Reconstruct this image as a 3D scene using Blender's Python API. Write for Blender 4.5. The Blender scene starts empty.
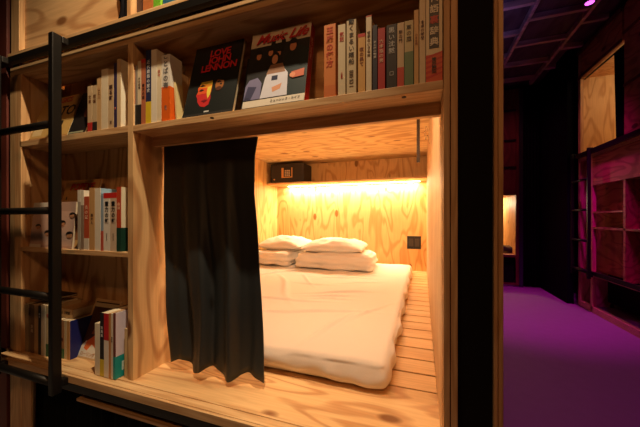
import bpy, bmesh, math, random
from mathutils import Vector, Matrix, noise
random.seed(4)
SC = bpy.context.scene
COL = SC.collection
H = 0.95                 # camera height above the corridor floor
F = 290.0                # focal length in pixels of a 640 px wide frame
CT, ST = 0.943, 0.332    # cosine / sine of the camera's yaw
PI = math.pi

# ------------------------------------------------------------------ measuring
def XA(px, Y):           # X of the point seen at column px on the plane at depth Y
    a = (px - 320) / F
    return Y * (a * CT - ST) / (CT + a * ST)
def ZA(py, X, Y):        # height of the point seen at row py
    return H + (219 - py) / F * (CT * Y - ST * X)

# ------------------------------------------------------------------ materials
def lin(c):
    return tuple((v / 12.92 if v <= .04045 else ((v + .055) / 1.055) ** 2.4) for v in c)
def C255(r, g, b): return lin((r / 255, g / 255, b / 255))
MATS = {}
def mat(name, col, rough=.6, metal=0, spec=.5, emit=None, es=0, alpha_glass=False, bump=0, bscale=200):
    if name in MATS: return MATS[name]
    m = bpy.data.materials.new(name); m.use_nodes = True
    nt = m.node_tree; b = nt.nodes['Principled BSDF']
    n = nt.nodes.new('ShaderNodeTexNoise'); n.inputs['Scale'].default_value = bscale; n.inputs['Detail'].default_value = 3
    tc = nt.nodes.new('ShaderNodeTexCoord'); nt.links.new(tc.outputs['Object'], n.inputs['Vector'])
    mx = nt.nodes.new('ShaderNodeMix'); mx.data_type = 'RGBA'
    c = tuple(col) + (1,)
    mx.inputs[6].default_value = tuple(v * .93 for v in col) + (1,); mx.inputs[7].default_value = tuple(min(1, v * 1.06) for v in col) + (1,)
    nt.links.new(n.outputs['Fac'], mx.inputs[0]); nt.links.new(mx.outputs[2], b.inputs['Base Color'])
    b.inputs['Roughness'].default_value = rough; b.inputs['Metallic'].default_value = metal
    b.inputs['Specular IOR Level'].default_value = spec
    if emit is not None:
        b.inputs['Emission Color'].default_value = tuple(emit) + (1,); b.inputs['Emission Strength'].default_value = es
    if alpha_glass:
        b.inputs['Transmission Weight'].default_value = 1.0
    if bump:
        bp = nt.nodes.new('ShaderNodeBump'); bp.inputs['Strength'].default_value = bump; bp.inputs['Distance'].default_value = .002
        nt.links.new(n.outputs['Fac'], bp.inputs['Height']); nt.links.new(bp.outputs['Normal'], b.inputs['Normal'])
    MATS[name] = m
    return m
_cc = {}
def paint(r, g, b, rough=.5):
    k = (r, g, b)
    if k not in _cc: _cc[k] = mat('printed_%d_%d_%d' % k, C255(r, g, b), rough, bscale=60)
    return _cc[k]

def wood(name, light, dark, grain='X', kind='ply', rough=.55, rings=8, stretch=3.6, base_scale=1.7, knots=True, seed=0.0):
    """grain: axis along which the fibres run; kind ply = broad flame figure, lumber = narrow streaks"""
    if name in MATS: return MATS[name]
    m = bpy.data.materials.new(name); m.use_nodes = True
    nt = m.node_tree; N = nt.nodes; L = nt.links; b = N['Principled BSDF']
    tc = N.new('ShaderNodeTexCoord'); mp = N.new('ShaderNodeMapping')
    s = [stretch, stretch, stretch]; s['XYZ'.index(grain)] = 1.0
    mp.inputs['Scale'].default_value = [v * base_scale for v in s]; mp.inputs['Location'].default_value = (seed, seed * 1.7, seed * .6)
    L.new(tc.outputs['Object'], mp.inputs['Vector'])
    n1 = N.new('ShaderNodeTexNoise'); n1.inputs['Scale'].default_value = 1.0; n1.inputs['Detail'].default_value = 1.5; n1.inputs['Roughness'].default_value = .45
    n1.inputs['Distortion'].default_value = .35 if kind == 'ply' else .05
    L.new(mp.outputs['Vector'], n1.inputs['Vector'])
    mul = N.new('ShaderNodeMath'); mul.operation = 'MULTIPLY'; mul.inputs[1].default_value = rings * 6.283
    L.new(n1.outputs['Fac'], mul.inputs[0])
    sn = N.new('ShaderNodeMath'); sn.operation = 'SINE'; L.new(mul.outputs[0], sn.inputs[0])
    rp = N.new('ShaderNodeValToRGB'); e = rp.color_ramp.elements
    e[0].position = .5 if kind == 'ply' else .1; e[0].color = tuple(light) + (1,); e[1].position = 1.0
    midc = tuple(l * .42 + d * .58 for l, d in zip(light, dark)) if kind == 'ply' else tuple(l * .5 + d * .5 for l, d in zip(light, dark))
    e[1].color = midc + (1,)
    mr = N.new('ShaderNodeMapRange'); mr.inputs['From Min'].default_value = -1; mr.inputs['From Max'].default_value = 1
    L.new(sn.outputs[0], mr.inputs['Value']); L.new(mr.outputs[0], rp.inputs['Fac'])
    # fine fibres
    mp2 = N.new('ShaderNodeMapping'); s2 = [90.0] * 3; s2['XYZ'.index(grain)] = 4.0; mp2.inputs['Scale'].default_value = s2
    L.new(tc.outputs['Object'], mp2.inputs['Vector'])
    n2 = N.new('ShaderNodeTexNoise'); n2.inputs['Scale'].default_value = 1.5; n2.inputs['Detail'].default_value = 4
    L.new(mp2.outputs['Vector'], n2.inputs['Vector'])
    r2 = N.new('ShaderNodeValToRGB'); r2.color_ramp.elements[0].position = .3; r2.color_ramp.elements[0].color = (.72, .66, .6, 1)
    r2.color_ramp.elements[1].position = .65; r2.color_ramp.elements[1].color = (1, 1, 1, 1)
    L.new(n2.outputs['Fac'], r2.inputs['Fac'])
    mm = N.new('ShaderNodeMix'); mm.data_type = 'RGBA'; mm.blend_type = 'MULTIPLY'; mm.inputs[0].default_value = .45 if kind == 'ply' else .7
    L.new(rp.outputs['Color'], mm.inputs[6]); L.new(r2.outputs['Color'], mm.inputs[7])
    out = mm.outputs[2]
    # broad tone patches
    n3 = N.new('ShaderNodeTexNoise'); n3.inputs['Scale'].default_value = 3; L.new(tc.outputs['Object'], n3.inputs['Vector'])
    m3 = N.new('ShaderNodeMix'); m3.data_type = 'RGBA'; m3.blend_type = 'MULTIPLY'
    r3 = N.new('ShaderNodeMapRange'); r3.inputs['From Min'].default_value = .35; r3.inputs['From Max'].default_value = .7; r3.inputs['To Max'].default_value = .35
    L.new(n3.outputs['Fac'], r3.inputs['Value']); L.new(r3.outputs[0], m3.inputs[0]); L.new(out, m3.inputs[6]); m3.inputs[7].default_value = (.8, .6, .45, 1)
    out = m3.outputs[2]
    if knots:
        mpk = N.new('ShaderNodeMapping'); sk = [5.2] * 3; sk['XYZ'.index(grain)] = 2.6; mpk.inputs['Scale'].default_value = sk
        mpk.inputs['Location'].default_value = (seed * 3, seed, .3)
        L.new(tc.outputs['Object'], mpk.inputs['Vector'])
        vo = N.new('ShaderNodeTexVoronoi'); vo.inputs['Scale'].default_value = 1.0; L.new(mpk.outputs['Vector'], vo.inputs['Vector'])
        rk = N.new('ShaderNodeValToRGB'); rk.color_ramp.elements[0].position = .085; rk.color_ramp.elements[0].color = (1, 1, 1, 1)
        rk.color_ramp.elements[1].position = .12; rk.color_ramp.elements[1].color = (0, 0, 0, 1)
        L.new(vo.outputs['Distance'], rk.inputs['Fac'])
        mk = N.new('ShaderNodeMix'); mk.data_type = 'RGBA'; L.new(rk.outputs['Color'], mk.inputs[0]); L.new(out, mk.inputs[6])
        mk.inputs[7].default_value = tuple(v * .55 for v in dark) + (1,)
        out = mk.outputs[2]
    L.new(out, b.inputs['Base Color']); b.inputs['Roughness'].default_value = rough
    b.inputs['Specular IOR Level'].default_value = .35
    bp = N.new('ShaderNodeBump'); bp.inputs['Strength'].default_value = .15; bp.inputs['Distance'].default_value = .001
    L.new(n2.outputs['Fac'], bp.inputs['Height']); L.new(bp.outputs['Normal'], b.inputs['Normal'])
    MATS[name] = m
    return m
PL, PD = C255(232, 194, 142), C255(166, 104, 54)
ply_x = wood('plywood_grain_x', PL, PD, 'X')
ply_y = wood('plywood_grain_y', PL, PD, 'Y', seed=2.1)
ply_z = wood('plywood_grain_z', PL, PD, 'Z', seed=4.4)
wall_ply = wood('plywood_back_wall', C255(236, 198, 134), C255(196, 136, 66), 'Z', seed=7.7, rings=7, stretch=4)
ceil_ply = wood('plywood_bunk_ceiling', C255(240, 212, 156), C255(180, 118, 60), 'X', seed=1.3, rings=9, stretch=4)
side_pine = wood('pine_side_panel', C255(232, 200, 156), C255(192, 136, 84), 'Z', kind='lumber', rings=6, stretch=14, knots=False)
pine_x = wood('pine_lumber_x', C255(230, 192, 142), C255(196, 142, 88), 'X', kind='lumber', rings=7, stretch=14, base_scale=1.8)
pine_z = wood('pine_lumber_z', C255(228, 186, 134), C255(192, 136, 84), 'Z', kind='lumber', rings=7, stretch=14, base_scale=1.8, knots=False)
slat_wood = wood('pine_slats', C255(236, 196, 142), C255(216, 162, 102), 'X', kind='lumber', rings=2, stretch=6, base_scale=1.2)
grey_wood = wood('weathered_joist', C255(214, 190, 170), C255(150, 125, 110), 'X', kind='lumber', rings=5, knots=False)
blk_metal = mat('black_metal', C255(38, 34, 31), .42, 0.6, bump=.1)
blk_panel = mat('black_panel', C255(18, 13, 11), .85, spec=.15)
blk_cloth = mat('black_cloth', C255(38, 41, 42), .5, bump=.25, bscale=700, spec=.6)
white_cloth = mat('white_cotton', C255(238, 230, 222), .85, bump=.12, bscale=500, spec=.2)
cream_cloth = mat('quilt_hem', C255(232, 222, 208), .9, bump=.3, bscale=260, spec=.2)
paper = mat('page_edges', C255(226, 210, 178), .8, bscale=900)
safe_mat = mat('safe_black', C255(34, 34, 36), .45, .2)
brass = mat('brass_frame', C255(214, 168, 110), .35, .6)
red_wood = wood('red_stained_wood', C255(112, 52, 40), C255(70, 26, 20), 'Z', kind='lumber', rings=5, knots=False)
clear = mat('clear_plastic', (.9, .9, .9), .08, alpha_glass=True)
WARM = (1.0, .60, .25)

# ------------------------------------------------------------------ mesh helpers
def box(bm, x0, x1, y0, y1, z0, z1, mi=0, bev=0):
    vs = [bm.verts.new(p) for p in ((x0, y0, z0), (x1, y0, z0), (x1, y1, z0), (x0, y1, z0), (x0, y0, z1), (x1, y0, z1), (x1, y1, z1), (x0, y1, z1))]
    fs = [bm.faces.new([vs[i] for i in q]) for q in ((3, 2, 1, 0), (4, 5, 6, 7), (0, 1, 5, 4), (1, 2, 6, 5), (2, 3, 7, 6), (3, 0, 4, 7))]
    for f in fs: f.material_index = mi
    if bev:
        es = list({e for f in fs for e in f.edges})
        bmesh.ops.bevel(bm, geom=es, offset=bev, segments=2, affect='EDGES', profile=.5)
    return vs
def tube(bm, pts, r, n=10, cap=True):
    rings = []
    for i, p in enumerate(pts):
        p = Vector(p)
        d = (Vector(pts[min(i + 1, len(pts) - 1)]) - Vector(pts[max(i - 1, 0)])).normalized()
        u = d.orthogonal().normalized() if not rings else (prev - prev.dot(d) * d).normalized()
        prev = u; v = d.cross(u)
        rings.append([bm.verts.new(p + r * (math.cos(2 * PI * k / n) * u + math.sin(2 * PI * k / n) * v)) for k in range(n)])
    for a, b in zip(rings, rings[1:]):
        for k in range(n): bm.faces.new((a[k], a[(k + 1) % n], b[(k + 1) % n], b[k]))
    if cap: bm.faces.new(rings[0][::-1]); bm.faces.new(rings[-1])
def obj(name, bm, m, parent=None, smooth=False, **kw):
    me = bpy.data.meshes.new(name); bmesh.ops.recalc_face_normals(bm, faces=bm.faces[:]) if kw.pop('recalc', True) else None
    bm.to_mesh(me); bm.free()
    for x in (m if isinstance(m, (list, tuple)) else [m]): me.materials.append(x)
    if smooth:
        for p in me.polygons: p.use_smooth = True
    o = bpy.data.objects.new(name, me); COL.objects.link(o)
    if parent: o.parent = parent
    for k, v in kw.items(): o[k] = v
    return o
def bobj(name, dims, m, parent=None, bev=0, **kw):
    bm = bmesh.new()
    for d in (dims if isinstance(dims, list) else [dims]): box(bm, *d, bev=bev)
    return obj(name, bm, m, parent, **kw)
def tag(o, label, cat, group=None):
    o['label'] = label; o['category'] = cat
    if group: o['group'] = group
    return o
def thing(name, label, cat, loc=(0, 0, 0), group=None, rz=0):
    o = bpy.data.objects.new(name, None); COL.objects.link(o); o.location = loc; o.rotation_euler = (0, 0, rz)
    o.empty_display_size = .05
    return tag(o, label, cat, group)
def struct(name, dims, m, **kw):
    return bobj(name, dims, m, kind='structure', **kw)
def text(body, size, m, parent, loc, rot=(PI / 2, 0, 0), name='title', ext=.0002, space=1.0, line=.85, shear=0, align='CENTER', sx=1.0, bold=0, valign='CENTER'):
    c = bpy.data.curves.new('t', 'FONT'); c.body = body; c.size = size; c.extrude = ext; c.offset = bold
    c.align_x = align; c.align_y = valign; c.space_line = line; c.space_character = space; c.shear = shear; c.resolution_u = 2
    t = bpy.data.objects.new('t', c); COL.objects.link(t); bpy.context.view_layer.update()
    me = bpy.data.meshes.new_from_object(t.evaluated_get(bpy.context.evaluated_depsgraph_get()))
    bpy.data.objects.remove(t); bpy.data.curves.remove(c)
    me.materials.clear(); me.materials.append(m); me.name = name
    o = bpy.data.objects.new(name, me); COL.objects.link(o); o.parent = parent; o.location = loc; o.rotation_euler = rot; o.scale = (sx, 1, 1)
    return o
def vert(s): return '\n'.join(s)

# ================================================================== THE SETTING
floor_m = mat('corridor_floor', C255(150, 142, 140), .7, spec=.2, bump=.3, bscale=14)
struct('floor', (-3, 2.6, -2.2, 6.2, -.05, 0), floor_m)
ceil_m = wood('ceiling_boards', C255(96, 84, 86), C255(48, 40, 44), 'Y', kind='lumber', rings=5, knots=False)
CZ = H + 1.90
struct('ceiling', (-3, 2.6, -2.2, 6.2, CZ, CZ + .05), ceil_m)
dark_wall = mat('dark_wall', C255(30, 26, 30), .8)
struct('wall_back', (-3, 2.6, -2.25, -2.2, 0, CZ), dark_wall)
struct('wall_left', (-3.05, -3, -2.2, 6.2, 0, CZ), dark_wall)
struct('wall_right', (2.55, 2.6, -2.2, 6.2, 0, CZ), dark_wall)
struct('wall_far', (-3, 2.6, 6.15, 6.2, 0, CZ), dark_wall)

# joists under the corridor ceiling
def joist(dims, m=grey_wood):
    o = bobj('ceiling_joist', dims, m, bev=.003)
    o['kind'] = 'structure'; return o
JX = [.42, .93, 1.41]
jt = CZ
jl = bpy.data.objects['ceiling']
def jpart(dims): return bobj('joist', dims, grey_wood, jl, bev=.003)
for x in JX: jpart((x - .016, x + .016, .9, 4.74, jt - .055, jt - .0002))
cols = [(.18, .42 - .016, [1.18 + .45 * k for k in range(8)]), (.42 + .016, .93 - .016, [1.16 + .45 * k for k in range(8)]), (.93 + .016, 1.41 - .016, [1.40 + .45 * k for k in range(8)]), (1.41 + .016, 1.62, [1.16 + .45 * k for k in range(8)])]
for x0, x1, ys in cols:
    for y in ys: jpart((x0, x1, y - .02, y + .02, jt - .05, jt - .0002))

# ================================================================== OUR BUNK UNIT
XL, XR = -1.595, .044          # left post outer face, inner face of the right wall
FY = .70                       # front plane
ZF = H - .536                  # bunk floor
ZS0, ZS1 = H + .290, H + .310  # top book shelf board
DX0, DX1 = XA(128, FY), XA(133, FY)   # divider between book bay and bed
YB = 3.15; ZC = H + .64; XW = -1.66
bunk = thing('bunk_bed', 'large plywood bunk with built-in bookshelves around the lit sleeping space', 'bunk bed', (-.8, .7, 0))
def bp(name, dims, m, parent=bunk, bev=0, **kw):
    o = bobj(name, dims, m, parent, bev=bev, **kw)
    o.matrix_parent_inverse = bunk.matrix_world.inverted() if parent is bunk else Matrix()
    return o
bpy.context.view_layer.update()
bp('floor_panel', (XW + .0, XR, FY, .955, ZF - .02, ZF), wood('plywood_ledge', C255(230, 188, 134), C255(176, 112, 62), 'X', rings=9, stretch=5, seed=9))
n = 0; y = .962
while y < YB - .05:
    y1 = min(y + .0955, YB)
    bp('bed_slat', (XW, XR, y, y1, ZF - .02, ZF), slat_wood, bev=.002); y += .105
bp('ledge', [(XL, XR, .652, .6985, ZF - .026, ZF - .001), (XL, XR, .660, .664, ZF - .0012, ZF + .0012), (XL, XR, .690, .6985, ZF - .0012, ZF + .002)], pine_x, bev=.001)
bp('ledge', [(-1.12, XR, .662, .6845, H - .625, H - .616)], pine_x, label='thin pine strip')
bp('under_beam', (XL, XR, .685, .715, H - .618, H - .595), wood('brown_beam', C255(150, 100, 64), C255(96, 58, 34), 'X', kind='lumber', knots=False))
bp('rail', (-1.600, XR, .655, .675, H - .59, H - .566), blk_metal)
bp('rail', (-1.600, XR, .672, .69, H + .618, H + .6405), blk_metal)
# posts, side panels, divider
bp('post', (XL, XA(21, FY), FY, FY + .03, 0.001, H + .5825), pine_z, bev=.002)
bp('post', (XL + .06, XA(30, FY), FY + .002, FY + .010, 0.001, ZF - .03), pine_z, bev=.001)
bp('gap_shade_strip', (XL - .022, XL - .001, FY + .02, FY + .03, .001, CZ - .06), blk_panel)  # black strip put in for the shade in the gap between units
bp('side_panel', (XL, XA(20.5, FY), FY + .03, .87, 0.001, H + .5825), ply_z)
bp('divider', (DX0, DX1, FY, .87, ZF, H + .583), ply_z)
bp('post', [(XR + .001, XA(450, FY), FY, FY + .04, .001, CZ - .06), (XA(450.8, FY), XA(458, FY), FY + .003, FY + .04, .001, CZ - .06)], pine_z, bev=.0015)
bp('dark_panel', (XA(458, FY), XA(494, FY), FY + .012, FY + .05, .001, CZ - .06), blk_panel, label='black vertical panel between two pine strips')
bp('post', [(XA(494, FY), XA(498, FY), FY, FY + .05, .001, CZ - .06), (XA(498.6, FY), XA(504, FY), FY + .003, FY + .05, .001, CZ - .06)], pine_z, bev=.0015)
bp('side_panel', (XR + .003, .160, FY + .05, YB, .001, CZ - .06), blk_panel)
bp('side_panel', (XR, XR + .003, FY + .04, YB, ZF, ZC), side_pine, label='pale pine inner wall')
bp('side_panel', (XW - .02, XW, .89, YB, ZF, ZC), wall_ply)
bp('back_wall', (XW - .02, XR, YB, YB + .02, ZF, ZC), wall_ply)
bp('bunk_ceiling', (XW - .02, XR, .835, YB, ZC, ZC + .018), ceil_ply)
# shelves
bp('shelf', (DX1, XR, FY, .835, ZS0, ZS1), pine_x, bev=.001)
bp('shelf', (XL + .066, DX0, FY, .85, ZS0, ZS1 + .002), pine_x, bev=.001)
ZM = H - .112
bp('shelf', (XL + .066, DX0, FY, .85, ZM - .017, ZM), pine_x, bev=.001)
bp('back_panel', (DX1, XR, .825, .835, ZS1, ZC), ply_x)
bp('back_panel', (XL + .066, DX0, .855, .87, ZF, H + .62), ply_z)
bp('beam', (XL, XR, FY, FY + .03, H + .583, H + .618), pine_x, bev=.002)
bp('shelf_ceiling', (XL + .07, XR, FY + .03, .825, H + .583, H + .590), ply_x)
bp('curtain_beam', (DX1, XR, .775, .793, H + .258, ZS0), pine_x, bev=.001)
# screw holes under the shelf
for px, py in ((404, 97), (212, 118)):
    zc = .29 / ((219 - py) / F); xc = (px - 320) / F * zc
    X, Y = CT * xc - ST * zc, ST * xc + CT * zc
    bm = bmesh.new(); tube(bm, [(X, Y, ZS0 - .0012), (X, Y, ZS0 + .001)], .0055, 12)
    o = obj('screw', bm, blk_metal, bunk); o.matrix_parent_inverse = bunk.matrix_world.inverted()
# rear shelf over the bed head
ZR = H + .387
bp('head_shelf', (XW, XR, 2.90, YB, ZR, ZR + .018), pine_x, bev=.001)
led = mat('led_strip', (1, .8, .5), .5, emit=(1, .68, .34), es=22)
lt = thing('led_strip_light', 'glowing warm LED strip under the shelf along the bed head wall', 'light', (-.8, 3.12, ZR))
bm = bmesh.new(); box(bm, -.70, .78, -.006, .006, -.006, 0); obj('led_diffuser', bm, led, lt)
bm = bmesh.new(); box(bm, -.71, .79, .006, .012, -.009, 0); obj('channel', bm, mat('alu', C255(180, 176, 170), .4, .8), lt)

# switch plate on the head wall
X, Y = XA(414, YB), YB
sp = thing('switch_plate', 'square black switch and socket plate on the head wall', 'switch', (X, YB, ZA(242.5, X, Y)))
bm = bmesh.new(); box(bm, -.068, .068, -.008, 0, -.066, .066, bev=.003); obj('plate', bm, mat('black_plastic', C255(28, 26, 25), .4), sp)
for dx in (-.03, .03):
    bm = bmesh.new(); box(bm, dx - .022, dx + .022, -.011, -.008, -.04, .04, bev=.001); obj('rocker', bm, mat('grey_plastic', C255(62, 54, 48), .4), sp)

# ladder hooked on the rails
YS = .62
SX = XA(55, YS)
def ladder(root, LX, RX, ys, z0, z1, rungs, hook, axis='X'):
    def B(name, a0, a1, b0, b1, c0, c1):
        bm = bmesh.new()
        if axis == 'X': box(bm, a0, a1, b0, b1, c0, c1, bev=.003)
        else: box(bm, b0, b1, a0, a1, c0, c1, bev=.003)
        o = obj(name, bm, blk_metal, root); o.matrix_parent_inverse = root.matrix_world.inverted(); return o
    for x in (LX, RX):
        B('stile', x - .0115, x + .0115, ys - .014, ys + .014, z0, z1)
        for z in (z0 + .03, z1 - .012):
            a, b = (ys + .014, ys + hook) if hook > 0 else (ys + hook, ys - .014)
            B('hook', x - .012, x + .012, a, b, z - .012, z + .012)
    for z in rungs:
        bm = bmesh.new()
        p = [(LX + .013, ys, z), (RX - .013, ys, z)] if axis == 'X' else [(ys, LX + .013, z), (ys, RX - .013, z)]
        tube(bm, p, .0125, 12); o = obj('rung', bm, blk_metal, root, smooth=True); o.matrix_parent_inverse = root.matrix_world.inverted()
lad = thing('ladder', 'black steel ladder hooked in front of the left bookshelves', 'ladder', (-1.33, YS, H - .6))
bpy.context.view_layer.update()
ladder(lad, SX - .352, SX, YS, H - .585, H + .618, [H + .32, H + .028, H - .262, H - .548], .034)

# curtain of the bed
def curtain(name, fx, ztop, zbot, fy, nu=140, nv=40, m=blk_cloth, th=.003):
    bm = bmesh.new(); g = []
    for j in range(nv + 1):
        v = j / nv; row = []
        for i in range(nu + 1):
            u = i / nu
            row.append(bm.verts.new((fx(u, v), fy(u, v), (ztop(u) * (1 - v) + zbot(u) * v))))
        g.append(row)
    for j in range(nv):
        for i in range(nu): bm.faces.new((g[j][i], g[j][i + 1], g[j + 1][i + 1], g[j + 1][i]))
    o = obj(name, bm, m, smooth=True)
    s = o.modifiers.new('thick', 'SOLIDIFY'); s.thickness = th; s.offset = 0
    return o
def sm(a, b, t):
    t = max(0, min(1, (t - a) / (b - a))); return t * t * (3 - 2 * t)
def cfx(u, v):
    xl = -.900 + .052 * sm(0, 1, v); 
    K = [(0, 257), (.1, 253.5), (.25, 253.5), (.42, 257.5), (.66, 262.5), (1, 266.5)]
    for (a, b), (c, d) in zip(K, K[1:]):
        if a <= v <= c: xr = XA(b + (d - b) * (v - a) / (c - a), .815)
    w = .008 * math.sin(u * 19 + 1.2 * v) * min(1, .4 + v)
    return xl + (xr - xl) * u + w * math.sin(PI * u)
def cfy(u, v):
    a = (.006 + .026 * sm(0, .8, v)) * (1 - .9 * sm(.78, 1, u))
    ph = u + .03 * math.sin(4 * v + 3 * u)
    base = .833 - .022 * v * sm(0, .4, u)
    f = math.sin(ph * 2 * PI * 3.1 + .9) + .28 * math.sin(ph * 2 * PI * 7.3 + 2 * v)
    return base - .006 - a * (.55 + .5 * f) + .004 * math.sin(14 * v + 9 * u) * v 
cur = curtain('bed_curtain', cfx, lambda u: H + .286, lambda u: ZF + .030 + .012 * math.sin(u * 17 - .5), cfy)
tag(cur, 'black fabric curtain gathered at the left of the bed opening', 'curtain')
bm = bmesh.new(); tube(bm, [(DX1, .822, H + .280), (XR, .822, H + .280)], .006, 10)
rod = tag(obj('curtain_rod', bm, blk_metal, smooth=True), 'thin black curtain rod running behind the beam over the bed opening', 'curtain rod')

# black drapes below the bunk
dr = curtain('under_bed_curtain', lambda u, v: XA(31, .748) + u * (XR - .003 - XA(31, .748)), lambda u: H - .615, lambda u: .004, lambda u, v: .748 + .008 * math.sin(u * 150) + .004 * math.sin(u * 61), nu=300, nv=4, m=mat('black_drape', C255(16, 15, 15), .95, spec=.1))
tag(dr, 'black curtain closing off the storage space below the bunk', 'curtain')

# ------------------------------------------------------------------ bedding
def soft_box(w, d, h, r, fn=None, nx=60, ny=80, nz=10):
    """rounded cushion-like box, base centred at the origin, surface moved by fn(p, n)"""
    bm = bmesh.new(); hx, hy, hz = w / 2, d / 2, h / 2; idx = {}
    def V(p):
        k = (round(p[0], 5), round(p[1], 5), round(p[2], 5))
        if k not in idx:
            q = Vector(p); c = Vector((max(-hx + r, min(hx - r, q.x)), max(-hy + r, min(hy - r, q.y)), max(-hz + r, min(hz - r, q.z))))
            dd = q - c; nn = dd.normalized() if dd.length > 1e-6 else Vector((0, 0, 1)); s = c + nn * r
            if fn: s = fn(s, nn)
            s.z += hz
            idx[k] = bm.verts.new(s)
        return idx[k]
    def face(o, a, b, na, nb):
        o, a, b = Vector(o), Vector(a), Vector(b)
        for i in range(na):
            for j in range(nb):
                bm.faces.new([V(o + a * (ii / na) + b * (jj / nb)) for ii, jj in ((i, j), (i + 1, j), (i + 1, j + 1), (i, j + 1))])
    X, Y, Z = (w, 0, 0), (0, d, 0), (0, 0, h)
    face((-hx, -hy, -hz), Y, X, ny, nx); face((-hx, -hy, hz), X, Y, nx, ny)
    face((-hx, -hy, -hz), X, Z, nx, nz); face((-hx, hy, -hz), Z, X, nz, nx)
    face((-hx, -hy, -hz), Z, Y, nz, ny); face((hx, -hy, -hz), Y, Z, ny, nz)
    return bm
def N3(x, y, z): return noise.noise(Vector((x, y, z)))
MX0, MX1, MY0, MY1 = -1.60, -.10, .905, 3.02
def mfn(p, n):
    x, y = p.x, p.y
    side = 1 - abs(n.z)
    if n.z > .3:
        p.z += .012 * N3(x * 2.2, y * 1.6, 1) - .002 + .004 * N3(x * 7, y * 4, 2)
        # long soft creases across the sheet
        for (cx, cy, ang, ln, wd, am) in CR:
            ca, sa = math.cos(ang), math.sin(ang); u = (x - cx) * ca + (y - cy) * sa; v = -(x - cx) * sa + (y - cy) * ca
            v += .02 * math.sin(u * 7 + cx * 9)
            p.z += 1.7 * am * math.exp(-(v / wd) ** 2) * math.exp(-(u / ln) ** 2)
    if side > .3 and p.y < 0 and abs(n.y) > .3:
        t = (p.z + .04) / .08
        p.y -= (.006 * math.sin(x * 23 + 2 * math.sin(x * 6)) + .005 * math.sin(x * 47 + t * 5 + 2 * math.sin(x * 9))) * (1 - t) + .010 * (1 - t) - .006 * math.sin(PI * 2 * t + x * 3) + .004 * N3(x * 20, t * 4, 5)
    if side > .3 and p.x > 0 and abs(n.x) > .3:
        t = (p.z + .04) / .08
        p.x += (.011 * math.sin(y * 19) + .006 * math.sin(y * 43 + 1)) * (1 - t) + .006 * (1 - t) + .006 * N3(y * 9, p.z * 20, 3)
    return p
CR = [(.30, -.62, .25, .25, .012, .008), (.08, -.45, .1, .22, .010, .007), (.38, -.2, .3, .2, .012, .008), (-.05, -.15, -1.0, .3, .015, .009),
      (-.30, .3, .9, .25, .015, .010), (.25, .25, .15, .25, .012, .007), (.1, .55, -.3, .3, .015, .008), (.5, -.75, 1.3, .2, .01, .006), (.33, -.30, .2, .13, .007, .007), (.36, -.36, .05, .10, .006, .006), (.12, -.02, .15, .12, .007, .006), (.02, .10, -.9, .18, .008, .007), (.62, -.5, 1.2, .2, .008, .006), (.2, .35, .5, .15, .008, .006), (.45, .1, .35, .16, .007, .005)]
mt = thing('mattress', 'thin double mattress in a white fitted sheet on the bunk slats', 'mattress', ((MX0 + MX1) / 2, (MY0 + MY1) / 2, ZF + .001))
obj('sheet', soft_box(MX1 - MX0, MY1 - MY0, .078, .03, mfn, 150, 190, 10), white_cloth, mt, smooth=True)
ZT = ZF + .001 + .080
def duvet_fn(seed):
    def f(p, n):
        p.z = max(-.0695, p.z * (1 + .25 * N3(p.x * 2.5 + seed, p.y * 2.5, 0)))
        k = .018 * N3(p.x * 7 + seed, p.y * 7, p.z * 16) + .006 * N3(p.x * 17, p.y * 15 + seed, p.z * 40)
        p += n * k
        if abs(n.z) < .8:            # rolled fold lines round the sides
            p += n * (.008 * math.cos(p.z / .105 * 4 * PI + p.x * 3))
        p.z = max(-.0695, p.z)
        return p
    return f
def duvet(label, cx, cy, w, d, h, rz, seed):
    t = thing('folded_duvet', label, 'duvet', (cx, cy, ZT), 'folded duvets at the head of the bed', rz)
    obj('duvet_cover', soft_box(w, d, h, .068, duvet_fn(seed), 50, 40, 14), white_cloth, t, smooth=True); return t
duvet('folded white duvet under the right-hand pillow, nearest the switch plate', -.77, 2.70, .72, .50, .14, .07, 3)
duvet('folded white duvet under the left-hand pillow, beside the curtain', -1.39, 2.74, .40, .50, .14, -.03, 8)
def pillow(label, cx, cy, z, w, d, h, rz, seed, tilt=0):
    bm = bmesh.new(); n = 40; rows = {}
    for sgn in (1, -1):
        for i in range(n + 1):
            for j in range(n + 1):
                u, v = i / n * 2 - 1, j / n * 2 - 1
                edge = abs(u) == 1 or abs(v) == 1
                if edge and sgn == -1: rows[(sgn, i, j)] = rows[(1, i, j)]; continue
                prof = ((1 - abs(u) ** 2.6) * (1 - abs(v) ** 2.6)) ** .62 if not edge else 0
                pin = 1 - .07 * (u * u) * (1 - abs(v)) ; pin2 = 1 - .07 * (v * v) * (1 - abs(u))
                x, y = u * w / 2 * pin2 * 1.0, v * d / 2 * pin
                zz = sgn * h / 2 * prof * (1 + .22 * N3(u * 1.6 + seed, v * 1.6, sgn))
                zz += .016 * N3(u * 4 + seed, v * 4, sgn * 3) * prof + .006 * (N3(u * 11, v * 9 + seed, 1)) * prof
                if sgn == -1: zz *= .75
                rows[(sgn, i, j)] = bm.verts.new((x, y, max(0, zz + h * .38)))
    for sgn in (1, -1):
        for i in range(n):
            for j in range(n):
                q = [rows[(sgn, i, j)], rows[(sgn, i + 1, j)], rows[(sgn, i + 1, j + 1)], rows[(sgn, i, j + 1)]]
                bm.faces.new(q if sgn == 1 else q[::-1])
    o = obj('pillow', bm, white_cloth, smooth=True); o.location = (cx, cy, z); o.rotation_euler = (tilt, 0, rz)
    return tag(o, label, 'pillow', 'pillows at the head of the bed')
pillow('plump white pillow on the right-hand folded duvet, nearest the switch plate', -.79, 2.70, ZT + .125, .58, .44, .165, .06, 2, .04)
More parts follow.
